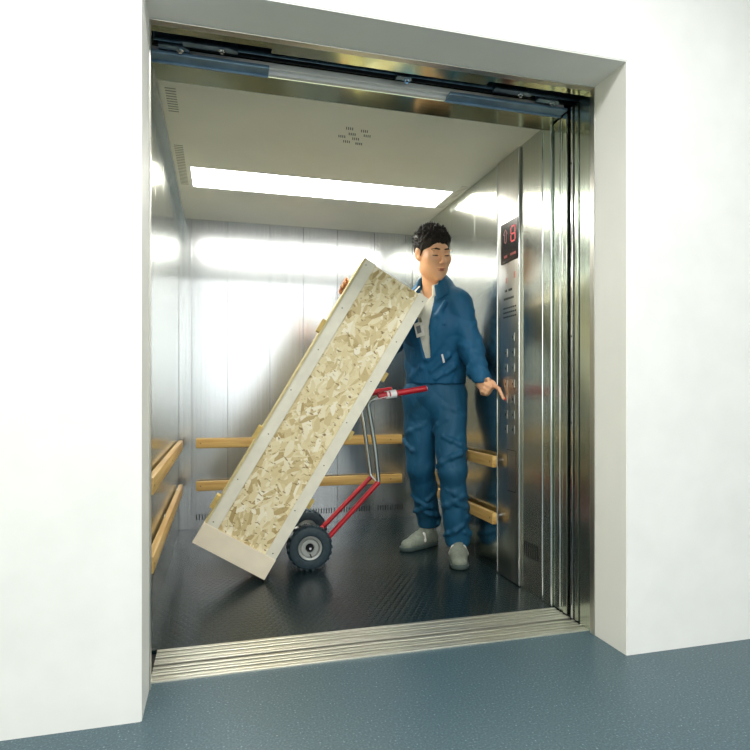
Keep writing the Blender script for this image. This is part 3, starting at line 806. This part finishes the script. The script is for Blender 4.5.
shirt = F.build('shirt', M['shirt'], man, OFF, 1)

# jacket
F = Field((.7, 2.8, .9), (1.4, 3.62, 1.58), .0055)
F.cone(pel+V(0,0,.06), pel+V(0,0,.14), .163, .168, .04, npv, .74)
F.cone(pel+V(0,0,.12), chest, .166, .180, .05, nc, .72); F.cone(chest, chest+V(0,0,.12), .180, .12, .06, nc, .68)
F.cone(SL-lc*.02, SR+lc*.02, .05, .05, .05); F.cone(chest+V(0,0,.165), SL, .085, .055, .05); F.cone(chest+V(0,0,.175), SR, .085, .05, .05)
F.cone(chest+V(0,0,.16), chest+V(0,0,.215), .10, .082, .05)
F.cone(SL, EL, .066, .060, .035); F.cone(EL, WL+V(0,0,.02), .060, .044, .02)
F.cone(SR, ER, .070, .060, .035); F.cone(ER, WR+nrm(ER-WR)*.04, .060, .044, .02)
limb_folds(F, SL, EL, .062, .85, 5, 4, .2, 1.05); limb_folds(F, EL, WL, .052, .8, 5, 9, -.1, .85)
limb_folds(F, SR, ER, .066, 1.1, 4, 6, .2, 1.)
# hem : gathered waistband, then cut
F.apply(lambda p: p[..., 2]-.972, F.lo, F.lo+F.h*F.n, .004, 'cut')
F.cone(pel+V(0,0,.075), pel+V(0,0,.076), .160, .160, .012, npv, .74, 'cut') if False else None
# side and diagonal folds of the torso
for (a1, z1, a2, z2) in ((.11,1.20,.02,1.10), (.13,1.12,.04,1.04), (.12,1.40,.05,1.28), (.09,1.33,.14,1.24), (-.02,1.06,-.1,1.0), (.15,1.06,.07,1.0)):
    def sp(a, z):
        rr = .178; b = math.sqrt(max(.01, 1-(a/rr)**2))*rr*.70; f_ = (z-.98)/.32; base = pel*(1-f_)+chest*f_
        return V(base[0], base[1], z)+lc*a+nc*b
    F.cone(sp(a1, z1), sp(a2, z2), .011, .006, .018)
F.warp(folds(.0075, (13, 21, 34), 11, .6))
# open front : a wedge that narrows downwards
cc = chest.astype(np.float32)
def wedge(p):
    q = p-cc; a = q@lc.astype(np.float32); b = q@nc.astype(np.float32); z = q[..., 2]
    w = np.clip(.030+.10*(z+.10), .0, .075)
    return np.maximum(np.abs(a-.004)-w, np.maximum(.03-b, -.19-z))
F.apply(wedge, F.lo, F.lo+F.h*F.n, .005, 'cut')
cut2 = hp(0,-.02,-.09)
F.apply(lambda p: (cut2[2]-.012)-p[..., 2]-.55*((p-cut2.astype(np.float32))@(-nc).astype(np.float32)), F.lo, F.lo+F.h*F.n, .006, 'cut') if False else None
jacket = F.build('jacket', M['jacket'], man, OFF, 1)
# collars: bent, pointed strips
def collar(name, mat, parent, base, r_in, r_out, h_in, h_out, th0, th1, point, thick):
    bm = bmesh.new(); n = 36; rings = []
    for i in range(n+1):
        t = i/n; th = th0+(th1-th0)*t; d = nc*math.cos(th)+lc*math.sin(th)
        e = abs(2*t-1)**5
        fr = max(0, math.cos(th))
        row = []
        for j in range(6):
            s = j/5; rr = r_in+(r_out-r_in)*s**.8; z = h_in+(h_out-h_in)*s+math.sin(s*math.pi)*.008
            drop = point*e*s; zz = z-drop-.030*fr*(1-.3*s)
            row.append(bm.verts.new(Vector(base+d*(rr+e*s*.02)+V(0,0,zz))))
        rings.append(row)
    for a, b in zip(rings, rings[1:]):
        for j in range(5): bm.faces.new((a[j], a[j+1], b[j+1], b[j]))
    bmesh.ops.translate(bm, verts=bm.verts, vec=-Vector(OFF))
    me = bpy.data.meshes.new(name); bm.to_mesh(me); bm.free(); me.materials.append(mat); me.shade_smooth()
    o = link(bpy.data.objects.new(name, me), parent)
    s = o.modifiers.new('thick', 'SOLIDIFY'); s.thickness = thick; s.offset = 0
    sb = o.modifiers.new('sub', 'SUBSURF'); sb.levels = 1; sb.render_levels = 1
    return o
cb = chest*.35+np.array(hp(0,-.02,-.08))*.65; cb[2] = 0
collar('shirt_collar', M['shirt'], shirt, cb, .070, .108, 1.530, 1.488, R(30), R(330), .045, .004)
collar('jacket_collar', M['jacket'], jacket, cb, .084, .134, 1.526, 1.470, R(38), R(322), .05, .005)
# waistband, badge, zip, pocket details
def onchest(a, z, out=0):
    rr = .18; b = math.sqrt(max(.01, 1-(a/rr)**2))*rr*.70; f_ = (z-.98)/.32; base = pel*(1-f_)+chest*f_
    return V(base[0], base[1], z)+lc*a+nc*(b+out)
def plate(name, a, z, w, h, out, mat, parent, tilt_=0, th=.004):
    m = Matrix((tuple(lc), tuple(nc), (0,0,1))).transposed().to_4x4(); m.translation = Vector(onchest(a, z, out)); m = m @ Matrix.Rotation(tilt_, 4, 'Y')
    mb = MB(); mb.box((-w/2, -th/2, -h/2), (w/2, th/2, h/2), .0012, m); return obj(name, mb, mat, parent, OFF)
bd = plate('name_badge', -.012, 1.262, .050, .080, .022, M['white_leather'], man, R(-14)); bd['label'] = 'white name badge hanging on the chest'
plate('badge_print', -.012, 1.262, .026, .040, .0250, plain('badge_print_grey', (120,126,130), .6), bd, R(-14))
plate('badge_clip', -.004, 1.312, .014, .028, .020, M['chrome'], bd, R(-14))
plate('pocket_flap', .085, 1.285, .10, .010, .006, M['jacket'], jacket, R(6), .008)
plate('snap_button', .082, 1.268, .008, .008, .012, M['white_part'], jacket)
plate('zip_pull', .118, 1.105, .010, .048, .028, M['white_part'], jacket, R(-15), .005)
for z in (1.40, 1.35, 1.29): plate('button', .0, z, .008, .008, .001, M['sock'], shirt)

# trousers
F = Field((.92, 2.95, .0), (1.42, 3.65, 1.06), .0058)
F.cone(pel+V(0,0,.09), pel+V(0,0,-.02), .152, .162, .03, npv, .74)
F.cone(HL, KL, .100, .078, .03); F.cone(KL, AL+V(0,0,.02), .075, .069, .02)
F.cone(HR, KR, .104, .080, .03); F.cone(KR, AR+V(0,0,.05), .078, .066, .02)
limb_folds(F, KL, AL, .072, 1.3, 7, 12, .25, .95); limb_folds(F, KR, AR, .070, 1.3, 6, 15, .2, .85)
limb_folds(F, HL, KL, .090, 1.3, 4, 22, .1, 1.); limb_folds(F, HR, KR, .090, 1.3, 4, 25, .1, 1.)
F.warp(folds(.0075, (12, 20, 33), 21, .3))
F.apply(lambda p: p[..., 2]-.062, F.lo, (1.42, 3.32, .09), .004, 'cut') if False else None
F.apply(lambda p: p[..., 2]-np.where(p[..., 1] > 3.33, .112, .070), F.lo, F.lo+F.h*F.n, .004, 'cut')
F.apply(lambda p: 1.03-p[..., 2], F.lo, F.lo+F.h*F.n, .004, 'cut')
F.build('trousers', M['trouser'], man, OFF, 1)
# socks and shoes
def shoe(heel, toe, A, nm):
    heel, toe = np.array(heel), np.array(toe); d = nrm(toe-heel); sd = nrm(np.cross(V(0,0,1), d)); ln = np.linalg.norm(toe-heel)
    P_ = lambda t, s, z: heel+d*(t*ln)+sd*s+V(0,0,z)
    F = Field(np.minimum(heel, toe)-.10, np.maximum(heel, toe)+V(.10,.10,.20), .0032)
    F.cone(P_(.14,0,.045), P_(.50,0,.047), .041, .041, .02); F.cone(P_(.50,0,.045), P_(.84,.002,.032), .045, .041, .03, V(0,0,1), .80)
    F.cone(P_(.17,0,.065), P_(.25,0,.10), .040, .043, .02); F.cone(P_(.28,0,.080), P_(.62,0,.050), .033, .030, .03)
    for k in range(4): F.cone(P_(.36+.07*k,-.020,.112-.010*k), P_(.38+.07*k,.020,.110-.010*k), .0055, .0055, .003)
    F.ell(P_(.2,0,.135), (.036,.036,.026), None, .008, 'cut')
    F.apply(lambda p: p[..., 2]-.016, F.lo, F.lo+F.h*F.n, .003, 'cut')
    s = F.build('shoe', M['shoe'], man, OFF, 0)
    F = Field(np.minimum(heel, toe)-.10, np.maximum(heel, toe)+V(.10,.10,.05), .0032)
    F.cone(P_(.14,0,.02), P_(.5,0,.02), .046, .046, .01); F.cone(P_(.5,0,.02), P_(.85,.002,.02), .050, .049, .01)
    F.apply(lambda p: p[..., 2]-.001, F.lo, F.lo+F.h*F.n, .003, 'cut'); F.apply(lambda p: .024-p[..., 2], F.lo, F.lo+F.h*F.n, .003, 'cut')
    F.build('sole', M['sole'], s, OFF, 0)
    for sg in (-1, 1):
        F = Field(P_(.40,0,.06)-.10, P_(.40,0,.06)+.10, .0028)
        F.cone(P_(.50,sg*.036,.050), P_(.47,sg*.027,.080), .018, .014, .004)
        F.build('side_patch', M['white_leather'], s, OFF, 0)
    F = Field(A+V(-.07,-.07,-.04), A+V(.07,.07,.08), .004); F.cone(A+V(0,0,.0), A+V(0,0,.05), .043, .042, .01); F.build('sock', M['sock'], s, OFF, 0)
shoe((1.298,3.205,0), (1.197,2.930,0), AL+V(.0,.01,0), 'l')
shoe((1.268,3.490,0), (1.020,3.368,0), AR+V(0,0,0), 'r')

# ------------------------------------------------------------------ lights, world, camera
def area(name, loc, sx, sy, power, col=(1,1,1), rot=(0,0,0)):
    l = bpy.data.lights.new(name, 'AREA'); l.shape = 'RECTANGLE'; l.size = sx; l.size_y = sy; l.energy = power; l.color = col
    o = bpy.data.objects.new(name, l); o.location = loc; o.rotation_euler = rot; C.objects.link(o); return o
area('unseen_landing_ceiling_lamp', (.2, .75, HZ-.03), 2.6, .3, 44, (1,.99,.96))
area('unseen_landing_ceiling_lamp', (.4, -2.2, HZ-.03), 4.2, .4, 85, (1,.99,.96))  # extra unseen lamp, added to brighten the rear wall mirrored in the steel
area('unseen_landing_ceiling_lamp', (-1.7, .2, HZ-.03), .6, .6, 12, (1,.99,.96))
area('landing_fill_light', (.5, HY0+.02, 1.55), 5.0, 1.9, 40, (.93,.97,1), (R(90),0,0))  # added cool fill panel at the rear wall, no window is modelled there
w = bpy.data.worlds.new('world'); scn.world = w; w.use_nodes = True
w.node_tree.nodes['Background'].inputs[0].default_value = (.8,.85,.9,1); w.node_tree.nodes['Background'].inputs[1].default_value = .2
cam = bpy.data.cameras.new('camera'); co = bpy.data.objects.new('camera', cam); C.objects.link(co)
co.location = (0, 0, .92); co.rotation_euler = (R(90), 0, -R(15.63))
cam.lens = 606/750*36; cam.sensor_width = 36; cam.shift_x = -14.5/750; cam.shift_y = 18/750; cam.clip_start = .05
scn.camera = co
scn.view_settings.view_transform = 'Standard'; scn.view_settings.look = 'None'; scn.view_settings.gamma = 1; scn.view_settings.exposure = .4
scn.view_settings.use_curve_mapping = False
